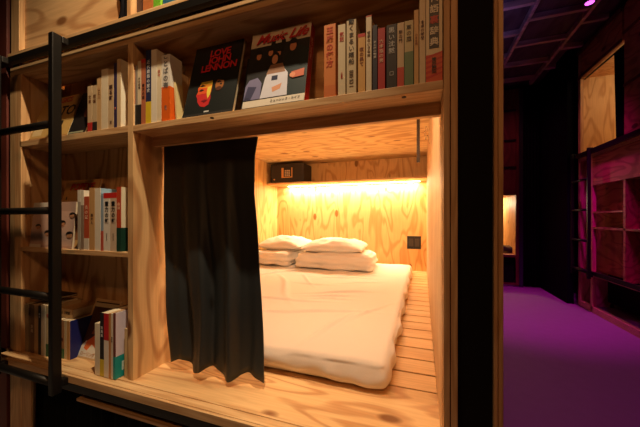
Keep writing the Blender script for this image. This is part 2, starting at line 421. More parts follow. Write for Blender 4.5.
pillow('plump white pillow on the left-hand folded duvet, beside the curtain', -1.36, 2.80, ZT + .125, .50, .44, .165, -.04, 6, .04)

# ------------------------------------------------------------------ safe
sf = thing('safe', 'black hotel safe with keypad on the shelf above the bed head', 'safe', (-1.41, 3.02, ZR + .0185))
bm = bmesh.new(); box(bm, -.20, .20, -.12, .12, 0, .205, bev=.004); obj('body', bm, safe_mat, sf)
bm = bmesh.new(); box(bm, -.188, .188, -.125, -.12, .012, .193, bev=.002); dsf = obj('door', bm, mat('safe_door', C255(42, 42, 44), .4, .2), sf)
bm = bmesh.new(); box(bm, -.062, .070, -.128, -.125, .05, .16, bev=.001); obj('keypad_frame', bm, brass, dsf)
bm = bmesh.new(); box(bm, -.034, .060, -.130, -.128, .060, .165, bev=.001); obj('keypad', bm, safe_mat, dsf)
bm = bmesh.new()
for i in range(3):
    for j in range(4): box(bm, -.02 + i * .023, -.003 + i * .023, -.1325, -.130, .066 + j * .018, .079 + j * .018)
obj('keys', bm, mat('key_caps', C255(190, 180, 165), .5), dsf)
bm = bmesh.new(); tube(bm, [(-.15, -.125, .035), (-.15, -.134, .035)], .008, 12); obj('lock_cylinder', bm, brass, dsf)

# hanging rail piece and clear hook near the right wall
bx_ = -.022
hr = tag(bobj('hanging_bar', [(bx_ - .009, bx_ + .009, 1.86, 1.874, H + .345, ZC - .001)], mat('dull_steel', C255(62, 46, 34), .4, .7), bev=.001), 'narrow dull metal bar hanging down from the bunk ceiling by the right wall', 'bar')
bm = bmesh.new(); hx = .030; pts = [(XR - .004, 1.66, H + .46)]
for k in range(40):
    t = k / 39; pts.append((hx - .004 - .014 * math.sin(t * PI * 1.3), 1.60 + .02 * math.cos(t * 18) + .06 * t, H + .47 - .05 * t + .015 * math.sin(t * 18)))
tube(bm, pts, .002, 6)
tag(obj('cable_coil', bm, clear, smooth=True), 'small clear coiled plastic hook on the pale right wall of the bunk', 'hook')

# ================================================================== BOOKS
def book(label, x0, x1, yf, z0, h, d, col, title=None, tcol=(30, 26, 24), band=None, group=None, tsize=None, toff=.5, lean=0, gap=.0006, author=None, topband=None, side=None):
    """upright book, spine towards -Y; band = (fraction of height, colour) at the foot, topband the same at the head"""
    x0 += gap / 2; x1 -= gap / 2; w = x1 - x0
    t = thing('book', label, 'book', ((x0 + x1) / 2 if not lean else x1 if lean > 0 else x0, yf, z0), group)
    ox = 0 if not lean else (-w / 2 if lean > 0 else w / 2)
    a, b = -w / 2 + ox, w / 2 + ox; c = min(.0016, w * .2)
    bm = bmesh.new(); box(bm, a, b, 0, .0016, 0, h); box(bm, a, a + c, .0016, d, 0, h, mi=0); box(bm, b - c, b, .0016, d, 0, h, mi=1)
    obj('cover', bm, [paint(*col), paint(*(side or col))], t)
    bm = bmesh.new(); box(bm, a + c, b - c, .0016, d - .003, .0015, h - .0015); obj('pages', bm, paper, t)
    for k, bd in enumerate((band, topband)):
        if bd:
            fr, bc = bd; lo, hi = (0.0004, h * fr) if k == 0 else (h * (1 - fr), h - .0004)
            e = .00022
            bm = bmesh.new(); box(bm, a - e, b + e, -e, 0, lo, hi); box(bm, b, b + e, 0, d - .001, lo, hi); box(bm, a - e, a, 0, d - .001, lo, hi)
            obj('paper_band', bm, paint(*bc), t)
    zc_ = h * toff
    if title:
        s = tsize or min(w * .62, h * .9 / (len(title) + .5)); text(vert(title), s, paint(*tcol), t, (ox, -.0004, zc_), line=1.12 if ord(title[0]) > 255 else .9, name='spine_title', bold=.0006 if s > .016 else .0001)
    if author:
        ab, asz, az = author; text(vert(ab), asz, paint(*tcol), t, (ox, -.0004, h * az), name='author_name')
    if lean: t.rotation_euler = (0, lean, 0)
    return t
def shelf_books(rows, yf, zshelf, group):
    for r in rows:
        px0, px1, ptop, d, col, label = r[:6]; kw = dict(r[6]) if len(r) > 6 else {}
        y = kw.pop('yf', yf); X0, X1 = XA(px0, y), XA(px1, y)
        if X1 > XR - .0005: X1 = XR - .0005
        h = ZA(ptop, (X0 + X1) / 2, y) - zshelf if 'h' not in kw else kw.pop('h')
        book(label, X0, X1, y, zshelf + .0003, h, d, col, group=group, **kw)
CR_ = (214, 196, 160)
# -------- top shelf, right-hand run
shelf_books([
 (324, 335.6, 24.5, .104, (214, 128, 62), 'orange paperback in a clear glossy wrap beside the thick red-spined magazine', dict(title='玉座の行方', tcol=(190, 70, 30), toff=.68, band=(.16, (206, 112, 52)))),
 (338, 345.4, 24.5, .104, CR_, 'cream paperback with red title just right of the orange wrapped one', dict(title='気配', tcol=(190, 50, 40), toff=.82, author=('八木義徳', .005, .28))),
 (346.6, 356.2, 20, .110, (206, 186, 148), 'beige paperback with heavy black brush title and author', dict(title='動くまるい箱船', tcol=(24, 20, 18), toff=.7, author=('田中光二', .012, .2))),
 (358, 365.2, 33.5, .104, (214, 164, 92), 'short tan paperback with a red band across its head', dict(topband=(.06, (190, 40, 30)), title='夜の果て', tcol=(120, 60, 30), toff=.6)),
 (366, 371.6, 15.5, .104, (224, 206, 172), 'tall slim cream paperback with a small red mark at the head', dict(title='哲学の小さな本', tcol=(90, 70, 50), toff=.62, topband=(.015, (200, 60, 40)))),
 (372.6, 377.2, 25, .104, (34, 38, 56), 'slim navy paperback with white title left of the red spine', dict(title='ある夜の物語', tcol=(210, 200, 190), toff=.62)),
 (377.8, 385, 28, .104, (178, 34, 34), 'bright red paperback between navy and black spines', dict(title='六本指の男', tcol=(236, 190, 160), toff=.62)),
 (386.4, 396.8, 24.5, .108, (24, 24, 28), 'black hardback with white title and small pale label at the foot', dict(title='黒い沈黙', tcol=(200, 200, 196), toff=.74, author=('□', .012, .22))),
 (397.2, 404, 22.7, .104, (208, 180, 140), 'beige paperback with grey middle and red foot', dict(band=(.30, (196, 66, 44)), title='影の門', tcol=(60, 40, 30), toff=.78)),
 (404.4, 413.4, 20.6, .104, (196, 178, 130), 'beige paperback with a sage green lower half', dict(band=(.52, (98, 124, 84)), title='草の庭', tcol=(70, 60, 40), toff=.8)),
 (414, 418.7, 9.8, .108, (214, 168, 104), 'slim tan paperback left of the tallest cream one', dict(title='小さな旅', tcol=(150, 80, 40), toff=.6)),
 (419.3, 425.6, -2, .110, (220, 196, 154), 'tall cream paperback pressed against the big dictionary', dict(title='食卓の時間', tcol=(90, 40, 30), toff=.62)),
], .703, ZS1, 'paperbacks at the right end of the top shelf')
# the big dictionary with black title panel
x0, x1 = XA(425.9, .703), XR - .001
dct = book('thick reverse dictionary with black title panel and orange red foot at the right end', x0, x1, .703, ZS1 + .0003, .228, .108, (232, 214, 176), band=(.27, (222, 84, 34)), group='paperbacks at the right end of the top shelf')
w = x1 - x0; hD = .228
bm = bmesh.new(); box(bm, -w * .30, w * .30, -.0006, -.0001, hD * .33, hD * .98); obj('title_panel', bm, paint(26, 26, 34), dct)
for i, ch in enumerate('現代語裏辞典'):
    text(ch, .019, paint(200, 40, 30) if ch == '裏' else paint(238, 228, 205), dct, (0, -.0009, hD * (.93 - .108 * i)), name='title_character', bold=.0004)
text(vert('筒井康隆'), .0105, paint(40, 22, 16), dct, (0, -.0008, hD * .155), name='author_name', bold=.0002)
bm = bmesh.new()
for k in range(5):
    zz = hD * (.03 + .05 * k); vs = [bm.verts.new(p) for p in ((-w * .5, -.0004, zz), (w * .5, -.0004, zz + .010), (w * .5, -.0004, zz + .014), (-w * .5, -.0004, zz + .006))]; bm.faces.new(vs)
obj('flame_stripes', bm, paint(206, 40, 26), dct)

# -------- top shelf, beside the divider
shelf_books([
 (133.2, 135, 66, .108, (178, 40, 36), 'slim red paperback with white foot right against the divider', dict(band=(.36, (224, 214, 196)), title='赤い糸', tcol=(240, 220, 200), toff=.7)),
 (135.1, 137.4, 65.4, .108, (140, 134, 124), 'slim grey paperback with black foot, second from the divider', dict(band=(.34, (30, 30, 30)))),
 (137.6, 141, 61, .108, (224, 206, 174), 'cream paperback with dark foot near the divider', dict(band=(.32, (34, 30, 28)), title='水の記憶', tcol=(90, 70, 60), toff=.65)),
 (141.2, 145.6, 59, .11, (186, 110, 76), 'terracotta paperback with a red head beside the navy and yellow book', dict(topband=(.06, (200, 60, 44)), title='南方の街', tcol=(60, 30, 30), toff=.5)),
 (145.8, 151, 50, .118, (40, 46, 84), 'tall navy spined book with a yellow foot', dict(band=(.30, (222, 192, 40)), title='近代建築の歴史', tcol=(220, 220, 220), toff=.64, side=(232, 224, 208))),
 (151.2, 156.8, 49.5, .118, (236, 226, 206), 'tall plain white book between the navy spine and the cream one', dict()),
 (157, 161.2, 61.5, .114, (232, 216, 184), 'cream paperback with small red title left of the white and orange book', dict(title='日々', tcol=(200, 60, 40), toff=.8)),
 (161.6, 169.8, 54.7, .05, (228, 222, 212), 'thick white book with a wide orange paper band', dict(band=(.52, (232, 104, 24)), title='ことばの海', tcol=(110, 110, 110), toff=.75, author=('新刊', .009, .2))),
], .706, ZS1, 'books on the top shelf beside the divider')
X = XA(176.5, .715)
book('thin cream booklet leaning at the right end of the divider books', X - .006, X, .718, ZS1 + .0012, .125, .03, (226, 206, 150), group='books on the top shelf beside the divider', lean=-.07)

# -------- left bay, top compartment
Z1 = ZS1 + .002
shelf_books([
 (87.6, 92, 86, .10, (206, 178, 140), 'short beige paperback with red foot at the left end of its row', dict(band=(.2, (190, 50, 44)), title='文庫', tcol=(110, 70, 40), toff=.7)),
 (92.3, 96.9, 85.4, .10, (200, 174, 136), 'short beige paperback with a black foot, second in its row', dict(band=(.2, (44, 40, 38)), title='短編', tcol=(110, 70, 40), toff=.7)),
 (97, 101.1, 78, .104, (206, 168, 118), 'thin tan paperback in the middle of the upper left row', dict(title='山と川', tcol=(120, 70, 40), toff=.7)),
 (101.3, 108, 69, .106, (230, 214, 184), 'broad cream paperback in the upper left row', dict(title='', tcol=(120, 70, 40))),
 (108.1, 113.7, 69.3, .106, (206, 176, 136), 'tan paperback with a black crest at the foot in the upper left row', dict(title='眠る町', tcol=(80, 50, 40), toff=.6, author=('王', .012, .1))),
 (113.9, 116.8, 63, .108, (58, 46, 84), 'slim purple paperback beside the white book by the divider', dict(title='紫', tcol=(210, 120, 110), toff=.3)),
 (117, 120.6, 59, .112, (216, 190, 150), 'pale book with a plain white side leaning close to the divider', dict(side=(238, 228, 204))),
], .705, Z1, 'paperbacks in the upper left compartment')

# -------- left bay, middle compartment
shelf_books([
 (77.6, 80.6, 190, .108, (176, 166, 150), 'slim grey paperback at the left end of the middle row', dict(topband=(.2, (230, 222, 206)))),
 (80.8, 83.7, 190.4, .108, (150, 128, 110), 'slim brown paperback with a white head in the middle row', dict(topband=(.25, (232, 224, 206)))),
 (84, 88.8, 196.5, .106, (190, 84, 52), 'short red-orange paperback with a white foot', dict(band=(.22, (226, 214, 196)), title='炎の記', tcol=(240, 200, 170), toff=.7)),
 (89.2, 94.6, 188, .11, (206, 160, 104), 'tan paperback with small dark title in the middle row', dict(title='森の人', tcol=(60, 40, 30), toff=.5, tsize=.012)),
 (94.8, 100.4, 188.2, .122, (236, 226, 208), 'white spined paperback with pale blue side in the middle row', dict(side=(150, 184, 210))),
 (100.8, 103.3, 194, .11, (150, 170, 190), 'very slim pale blue booklet left of the red-headed novels', dict(band=(.35, (196, 90, 70)))),
 (103.5, 109.9, 193, .112, (236, 228, 216), 'white novel with red head and bold black title, the left of two volumes', dict(topband=(.09, (212, 40, 30)), title='重力の虹', tcol=(20, 18, 18), toff=.66, tsize=.0175, author=('ピンチョン', .0062, .24))),
 (110.1, 116.4, 192.6, .112, (214, 190, 164), 'creamy novel with red head and bold black title, the right of two volumes', dict(topband=(.09, (206, 44, 34)), title='重力の虹', tcol=(20, 18, 18), toff=.66, tsize=.0175, author=('ピンチョン', .0062, .24))),
 (116.6, 120.8, 187, .114, (196, 74, 40), 'orange red hardback with dark green foot at the right end of the middle row', dict(band=(.37, (22, 62, 48)), side=(238, 226, 196), title='山河', tcol=(240, 210, 170), toff=.7)),
], .705, ZM, 'books in the middle left compartment')

# -------- left bay, bottom compartment
GB = 'books in the bottom left compartment'
shelf_books([
 (25, 28.6, 303.7, .11, (150, 130, 100), 'grey tan paperback at the far left end of the bottom row', dict()),
 (30.2, 34, 305, .11, (120, 86, 54), 'brown paperback near the left end of the bottom row', dict(title='旅路', tcol=(200, 180, 150))),
 (34.2, 38, 304.5, .11, (190, 150, 104), 'tan paperback between the brown and the dark one in the bottom row', dict()),
 (38.2, 40.8, 306, .11, (40, 40, 48), 'slim dark paperback with white marks in the bottom row', dict(title='夜行', tcol=(220, 220, 220), toff=.8)),
 (41, 45.6, 305, .112, (232, 222, 200), 'white paperback left of the ladder in the bottom row', dict(title='', )),
 (45.8, 49.6, 306, .11, (210, 190, 150), 'cream paperback with red and green marks right beside the ladder', dict(band=(.25, (70, 110, 70)), title='花', tcol=(190, 50, 40), toff=.8)),
], .712, ZF, GB)
shelf_books([
 (57, 60.6, 323, .10, (190, 160, 116), 'short tan paperback half hidden by the ladder stile', dict(band=(.3, (60, 80, 50)), h=.146)),
 (60.8, 64, 323, .10, (170, 120, 80), 'short brown paperback with green foot beside the navy one', dict(band=(.26, (60, 110, 70)), title='春', tcol=(90, 30, 30), h=.146)),
 (64.2, 66.6, 323, .10, (206, 186, 150), 'short slim cream paperback left of the navy one', dict(h=.147)),
 (66.8, 69.6, 323, .10, (200, 150, 90), 'short tan spined paperback whose side is deep navy blue', dict(h=.147, side=(26, 34, 104))),
], .722, ZF, GB)
shelf_books([
 (94.8, 99.8, 323.5, .10, (230, 218, 196), 'white paperback with a tiny black mark left of the tall group on the ledge', dict(title='', )),
 (99.9, 103.8, 313, .115, (36, 34, 38), 'black spined book with a yellow foot in the tall group on the ledge', dict(band=(.27, (214, 190, 50)), title='写真集', tcol=(200, 200, 200), toff=.7)),
 (103.9, 108.6, 313.4, .115, (232, 222, 210), 'white book with a red upper half in the tall group on the ledge', dict(topband=(.42, (196, 36, 44)), title='', )),
 (108.7, 110.8, 313.6, .115, (200, 140, 80), 'slim orange tan book in the tall group on the ledge', dict()),
 (110.9, 113, 313.8, .115, (226, 214, 196), 'slim white book next to the brown one in the tall group', dict(title='星の本', tcol=(90, 50, 40), toff=.6)),
 (113.1, 115.4, 313.4, .118, (120, 60, 50), 'slim brown spined book with lavender side and teal block', dict(band=(.34, (30, 156, 156)), side=(222, 210, 226))),
], .683, ZF + .0012, 'tall group of books standing on the ledge')
shelf_books([
 (124.4, 127.6, 321, .10, (210, 180, 130), 'tan booklet with a green edge squeezed against the divider on the ledge', dict(side=(80, 120, 90), h=.165)),
], .705, ZF + .0006, 'tall group of books standing on the ledge')
for o in COL.objects:
    if o.get('label', '').startswith('slim brown spined book with lavender'):
        hx = max(v.co.x for c in o.children if c.name.startswith('cover') for v in c.data.vertices)
        bm = bmesh.new(); box(bm, hx + .0002, hx + .0005, .022, .060, .022, .052); obj('emblem', bm, paint(206, 230, 226), o)
        bm = bmesh.new(); box(bm, hx + .0005, hx + .0007, .034, .048, .028, .046); obj('emblem', bm, paint(30, 156, 156), o)
# lying books
def flat_book(label, x0, x1, y0, d, z, th, col, title, tcol=(40, 30, 26)):
    t = thing('book', label, 'book', ((x0 + x1) / 2, y0, z), GB); w = x1 - x0; c = .002
    bm = bmesh.new(); box(bm, -w / 2, w / 2, 0, c, 0, th); box(bm, -w / 2, w / 2, c, d, 0, c); box(bm, -w / 2, w / 2, c, d, th - c, th); obj('cover', bm, paint(*col), t)
    bm = bmesh.new(); box(bm, -w / 2 + .002, w / 2 - .002, c, d - .003, c, th - c); obj('pages', bm, paper, t)
    if title: text(title, th * .5, paint(*tcol), t, (0, -.0004, th / 2), name='spine_title', bold=.0003)
flat_book('thick tan book lying flat on top of the short paperbacks behind the ladder', XA(52, .745), XA(81, .775), .745, .104, ZF + .1485, .034, (196, 156, 108), 'JAPON  1908')
flat_book('thin black book lying flat across the tall paperbacks at the far left', XA(30.5, .72), XA(49, .72), .72, .10, ZF + .2125, .010, (34, 30, 30), None)

# ------------------------------------------------------------------ magazines leaning on the shelves
def magazine(label, x0, yb, z0, w, h, th, lean, col, sidecol=None, rz=0, group='magazines shown face-on on the shelves'):
    t = thing('magazine', label, 'magazine', (x0, yb, z0 + .0005), group); t.rotation_euler = (-lean, 0, rz)
    c = .0012
    bm = bmesh.new(); box(bm, 0, w, 0, c, 0, h); box(bm, 0, w, th - c, th, 0, h)
    if sidecol: box(bm, w - c, w, c, th - c, 0, h, mi=1)
    obj('cover', bm, [paint(*col), paint(*(sidecol or col))], t)
    bm = bmesh.new(); box(bm, .001, w - (c if sidecol else .001), c, th - c, .001, h - .001); obj('pages', bm, paper, t)
    return t
def art(t, w, h, shapes, name='cover_picture'):
    """shapes = (colour, points in 0..1 cover coordinates); later ones lie on top"""
    bm = bmesh.new(); ms = []
    for k, (c, pts) in enumerate(shapes):
        m = paint(*c)
        if m not in ms: ms.append(m)
        f = bm.faces.new([bm.verts.new((u * w, -.0002 - .00007 * k, v * h)) for u, v in pts]); f.material_index = ms.index(m)
    return obj(name, bm, ms, t, recalc=False)
def rect(u0, v0, u1, v1): return [(u0, v0), (u1, v0), (u1, v1), (u0, v1)]
def ell(cx, cy, rx, ry, n=18, a0=0, a1=2 * PI): return [(cx + rx * math.cos(a0 + (a1 - a0) * i / n), cy + ry * math.sin(a0 + (a1 - a0) * i / n)) for i in range(n)]
LEAN = math.radians(14)
# black music book
w, h = .182, .252
mg = magazine('black magazine with red lettering and a face in yellow and red', -.697, .702, ZS1, w, h, .012, LEAN, (20, 24, 22))
SK = []
prof = [(.27, .47), (.25, .42), (.22, .39), (.23, .33), (.20, .29), (.24, .25), (.26, .19), (.33, .13), (.43, .11), (.50, .14)]
right = [(.52, .22), (.50, .30), (.51, .38), (.49, .46)]
SK.append(((190, 40, 40), prof + right))
SK.append(((214, 84, 36), [(.27, .47), (.25, .42), (.22, .39), (.23, .33), (.21, .30), (.51, .30), (.51, .38), (.49, .46)]))
SK.append(((222, 140, 40), [(.27, .47), (.25, .42), (.24, .39), (.51, .37), (.50, .46)]))
SK.append(((200, 170, 50), [(.27, .47), (.26, .44), (.51, .42), (.50, .47)]))
SK += [((226, 200, 70), [(.42, .38), (.50, .40), (.50, .28), (.46, .22), (.42, .30)]), ((30, 22, 20), [(.24, .41), (.31, .43), (.38, .405), (.31, .40)]), ((30, 22, 20), [(.24, .35), (.30, .37), (.36, .35), (.30, .335)]),
       ((120, 20, 30), [(.33, .20), (.40, .215), (.47, .20), (.40, .175)]), ((34, 26, 22), [(.22, .47), (.5, .47), (.42, .50), (.28, .50)]),
       ((150, 92, 44), ell(.66, .40, .085, .085)), ((80, 44, 28), ell(.655, .34, .06, .03)), ((24, 20, 18), [(.58, .43), (.64, .45), (.70, .43), (.64, .42)]), ((24, 20, 18), ell(.69, .40, .022, .014)), ((20, 24, 22), [(.56, .50), (.76, .52), (.74, .44), (.60, .47)]),
       ((200, 200, 196), rect(.44, .035, .54, .052)), ((46, 44, 42), rect(0, .0, 1, .028))]
art(mg, w, h, SK)
for i, s in enumerate(('LOVE', 'JOHN', 'LENNON')):
    text(s, .034, paint(214, 40, 46), mg, (w * (.56 + (0, .02, .02)[i]), -.0022, h * (.86 - .105 * i)), name='title', space=.92, bold=.0009)
# thick red-spined music monthly
w, h = .189, .248
mg = magazine('thick magazine with a red script title and a group photo, red spine', -.480, .702, ZS1, w, h, .030, math.radians(12.8), (216, 200, 176), (178, 30, 36))
S = [((34, 32, 30), rect(0, .09, 1, .80)), ((24, 40, 40), [(.55, .09), (1, .09), (1, .66), (.80, .74), (.62, .60)])]
def person(cx, cy, s, skin=(206, 140, 100), cloth=(28, 26, 28)):
    return [(cloth, [(cx - 1.7 * s, cy - 5 * s), (cx + 1.7 * s, cy - 5 * s), (cx + 1.5 * s, cy - 1.5 * s), (cx + .4 * s, cy - .9 * s), (cx - .4 * s, cy - .9 * s), (cx - 1.5 * s, cy - 1.5 * s)]),
            ((20, 16, 14), ell(cx, cy + .2 * s, 1.0 * s, 1.0 * s)), (skin, ell(cx, cy - .15 * s, .68 * s, .78 * s)), ((20, 16, 14), [(cx - .7 * s, cy + .3 * s), (cx + .7 * s, cy + .3 * s), (cx + .5 * s, cy + .8 * s), (cx - .5 * s, cy + .8 * s)])]
S += person(.17, .68, .062) + person(.37, .70, .058) + person(.51, .67, .056) + person(.74, .73, .080, cloth=(22, 34, 36))
S += [((120, 116, 150), [(0, .10), (.28, .10), (.28, .30), (.2, .38), (.06, .36), (0, .28)]), ((60, 60, 90), [(0, .10), (.12, .10), (.2, .26), (.05, .28)])]
S += [((206, 204, 216), [(.28, .10), (.72, .10), (.70, .38), (.56, .52), (.44, .52), (.33, .36)]), ((150, 110, 84), [(.40, .52), (.60, .52), (.66, .40), (.34, .40)]),
      ((40, 44, 70), [(.44, .37), (.54, .37), (.54, .31), (.44, .31)]), ((212, 150, 116), [(.46, .22), (.62, .26), (.60, .19), (.48, .16)])]
S += [((20, 16, 14), ell(.46, .60, .075, .085)), ((214, 152, 114), ell(.46, .585, .05, .062))]
S += [((196, 100, 70), [(.76, .38), (.96, .40), (.96, .31), (.78, .30)]), ((214, 140, 104), ell(.78, .34, .045, .03)),
      ((24, 26, 24), ell(.49, .79, .125, .105)), ((206, 196, 180), rect(.44, .80, .54, .86)), ((220, 208, 190), rect(0, 0, 1, .085)), ((36, 30, 28), rect(.03, .12, .09, .125))]
art(mg, w, h, S)
text('Music Life', .043, paint(196, 40, 44), mg, (w * .52, -.0032, h * .885), name='title', shear=.5, bold=.0007, sx=1.0, space=.95)
text('ミュージック・ライフ', .009, paint(50, 40, 36), mg, (w * .70, -.0032, h * .045), name='subtitle')
text('MUSIC LIFE', .014, paint(236, 180, 160), mg, (w + .0002, .015, h * .7), rot=(PI / 2, -PI / 2, PI / 2), name='spine_title')
# tall black magazine edge between the two
mg = magazine('narrow black booklet standing between the two large magazines', -.510, .735, ZS1, .026, .19, .012, math.radians(12), (22, 20, 20))
# upper left compartment
w, h = .235, .192
mg = magazine('tan magazine with red heading and black brush lettering, behind the ladder', -1.498, .712, Z1, w, h, .008, math.radians(17), (196, 158, 92))
art(mg, w, h, [((170, 120, 66), rect(.0, 0, 1, .05)), ((60, 48, 34), ell(.44, .42, .04, .05)), ((214, 190, 140), rect(.05, .1, .3, .3))])
text('BASICS', .034, paint(186, 44, 34), mg, (w * .58, -.0012, h * .90), name='heading', bold=.0005)
text('OTO', .062, paint(34, 28, 22), mg, (w * .66, -.0012, h * .62), name='title', shear=.2, bold=.001)
text('note', .04, paint(34, 28, 22), mg, (w * .62, -.0012, h * .36), name='subtitle', shear=.2, bold=.001)
w, h = .094, .190
mg = magazine('dark magazine with a faint brown picture beside the short beige paperbacks', -1.258, .712, Z1, w, h, .008, math.radians(17), (26, 20, 20))
art(mg, w, h, [((96, 50, 34), ell(.75, .5, .2, .12)), ((120, 70, 44), ell(.7, .62, .1, .07)), ((150, 150, 120), rect(.0, .04, .9, .075)), ((40, 60, 44), rect(0, .0, 1, .03))])
# middle left compartment
w, h = .212, .285
mg = magazine('tall tan magazine with a red title across its head, middle compartment', -1.462, .765, ZM, w, h, .008, math.radians(13), (206, 160, 98))
fc = lambda cx, cy, s: [((30, 22, 18), ell(cx, cy + .35 * s, 1.1 * s, .8 * s)), ((206, 144, 104), ell(cx, cy, .85 * s, .85 * s)), ((30, 22, 18), [(cx - .9 * s, cy + .2 * s), (cx + .9 * s, cy + .5 * s), (cx + .8 * s, cy + .85 * s), (cx - .7 * s, cy + .9 * s)]), ((130, 40, 34), ell(cx, cy - .45 * s, .25 * s, .1 * s))]
art(mg, w, h, [((70, 48, 34), ell(.12, .72, .02, .03)), ((70, 48, 34), ell(.5, .74, .02, .03)), ((150, 96, 60), rect(.1, .1, .9, .5))] + fc(.85, .35, .10) + fc(.80, .55, .09) + fc(.35, .40, .09))
text('POPEYE', .042, paint(222, 50, 36), mg, (w * .52, -.003, h * .885), name='title', shear=.25, bold=.0009)
w, h = .258, .178
mg = magazine('wide pinkish magazine with several small faces standing behind the ladder', -1.490, .712, ZM, w, h, .008, math.radians(5), (196, 158, 140))
art(mg, w, h, [((214, 176, 158), rect(.02, .05, .98, .8)), ((224, 214, 200), rect(0, .9, .35, 1)), ((236, 226, 214), rect(0, 0, .28, .07))] + fc(.42, .30, .075) + fc(.47, .72, .06) + fc(.74, .52, .07) + fc(.93, .28, .075) + fc(.95, .7, .06) + fc(.18, .45, .06))
# bottom compartment
w, h = .150, .222
mg = magazine('tilted magazine with an orange and white picture leaning behind the ledge books', -1.275, .748, ZF, w, h, .007, math.radians(21), (206, 170, 124))
art(mg, w, h, [((74, 46, 34), rect(.06, .05, .94, .95)), ((226, 216, 202), [(.04, .03), (.7, .03), (.75, .2), (.5, .30), (.2, .28), (.06, .16)]), ((222, 110, 50), [(.2, .16), (.34, .13), (.45, .24), (.62, .18), (.66, .32), (.5, .42), (.36, .34), (.24, .28)]),
               ((206, 150, 112), ell(.5, .56, .1, .08)), ((150, 84, 50), [(.3, .4), (.7, .42), (.66, .6), (.4, .62)]), ((30, 22, 18), ell(.52, .64, .11, .05)), ((196, 176, 140), rect(.06, .86, .94, .93))])
text('ローリング', .016, paint(190, 130, 60), mg, (w * .42, -.0014, h * .075), name='title')

# ================================================================== UPPER BUNK
up = thing('bunk_bed', 'upper bunk of the same wall, cut off by the top of the picture', 'bunk bed', (-.8, .7, H + .641)); bpy.context.view_layer.update()
def upb(name, dims, m, **kw):
    o = bobj(name, dims, m, up, **kw); o.matrix_parent_inverse = up.matrix_world.inverted(); return o
ZU = H + .672
upb('ledge', (XL, XR, .692, .715, H + .641, ZU), pine_x, bev=.002)
upb('floor_panel', (XL, XR, .715, 1.7, H + .659, ZU), ply_x)
upb('post', (XL, XA(18, FY), FY + .003, FY + .03, ZU, CZ - .06), pine_z, bev=.002)
upb('front_panel', (XA(18, FY), DX0 - .034, FY + .022, FY + .036, ZU, H + 1.25), wood('plywood_front', C255(232, 190, 138), C255(176, 116, 66), 'X', rings=8, stretch=4, seed=12))
upb('divider', (DX0 - .004, DX0 + .012, FY, .87, ZU, H + 1.25), ply_z)
upb('back_panel', (DX0 + .012, XR, .85, .865, ZU, H + 1.25), ply_x)
upb('beam', (XL, XR, FY, FY + .03, H + 1.22, H + 1.28), pine_x)
c2 = curtain('bed_curtain', lambda u, v: XA(118.5, .71) + u * (DX0 - .008 - XA(118.5, .71)) + .006 * math.sin(v * 30) * (1 - u), lambda u: H + 1.2, lambda u: ZU + .002, lambda u, v: .712 + .006 * math.sin(u * 14), nu=24, nv=60, m=mat('black_velvet', C255(16, 14, 18), .95, spec=.1))
tag(c2, 'narrow black curtain hanging at the edge of the upper plywood panel', 'curtain')
shelf_books([
 (132, 142, 0, .11, (70, 40, 30), 'dark brown book on the upper ledge nearest the black curtain', dict(h=.19)),
 (143, 152.6, 0, .11, (176, 104, 56), 'orange brown book on the upper ledge', dict(h=.2)),
 (153.4, 160, 0, .11, (104, 170, 40), 'bright green book on the upper ledge', dict(h=.19, side=(150, 214, 60))),
 (163, 176, 0, .11, (36, 96, 130), 'blue book with white figures on the upper ledge', dict(h=.2, title='海図帖', tcol=(210, 225, 230))),
 (177, 184, 0, .11, (214, 200, 170), 'cream book at the right end of the upper ledge', dict(h=.2)),
], .722, ZU, 'books on the upper ledge')

# ================================================================== NEIGHBOURING UNIT ON THE LEFT
nb = thing('bunk_bed', 'dark reddish end post of the neighbouring bunk at the left picture edge', 'bunk bed', (-2.0, .7, 0)); bpy.context.view_layer.update()
def nbb(name, dims, m, **kw):
    o = bobj(name, dims, m, nb, **kw); o.matrix_parent_inverse = nb.matrix_world.inverted(); return o
nbb('post', (-1.71, -1.619, FY, .74, .001, CZ - .06), red_wood, bev=.002)
nbb('front_panel', (-2.2, -1.71, .72, .74, .001, CZ - .06), ply_z)
nbb('rail', [(-2.2, -1.602, .655, .675, H - .59, H - .566), (-2.2, -1.602, .672, .69, H + .618, H + .6405)], blk_metal)
nbb('side_panel', (-1.645, -1.625, .74, .87, .001, CZ - .06), red_wood)

# ================================================================== CORRIDOR, END UNIT
EY = 4.75
en = thing('bunk_bed', 'far bunk at the corridor end with a small lit opening', 'bunk bed', (.7, EY, 0)); bpy.context.view_layer.update()
def eb(name, dims, m, **kw):
    o = bobj(name, dims, m, en, **kw); o.matrix_parent_inverse = en.matrix_world.inverted(); return o
xr = XA(516, EY); zt, zb = ZA(195, xr, EY), ZA(255, xr, EY)
eb('frame', [(.2, xr, EY, EY + .03, zt, zt + .03), (.2, xr, EY, EY + .03, zb - .035, zb), (xr, xr + .035, EY, EY + .03, .02, CZ - .07), (.2, xr, EY, EY + .03, .02, .05)], red_wood)
eb('upper_panel', (.2, xr, EY + .01, EY + .03, zt + .03, CZ - .07), red_wood)
eb('trim', [(.2, xr, EY - .008, EY + .008, ZA(y_, xr, EY) - .012, ZA(y_, xr, EY) + .012) for y_ in (167, 140, 110)], blk_metal)
eb('lower_panel', (.2, xr, EY + .10, EY + .12, .02, zb - .035), blk_panel)
eb('sleeping_box', [(.2, xr, 6.0, 6.02, zb, zt), (xr, xr + .02, EY + .03, 6.02, zb, zt), (.18, .2, EY + .03, 6.02, zb, zt), (.18, xr + .02, EY + .03, 6.02, zt, zt + .02), (.18, xr + .02, EY + .03, 6.02, zb - .02, zb)], wall_ply)
eb('corner_post', (xr + .037, XA(523, EY), EY - .01, EY + .03, .001, CZ - .07), mat('dark_steel', C255(70, 72, 84), .35, .7))
sx = XA(509, EY + .35)
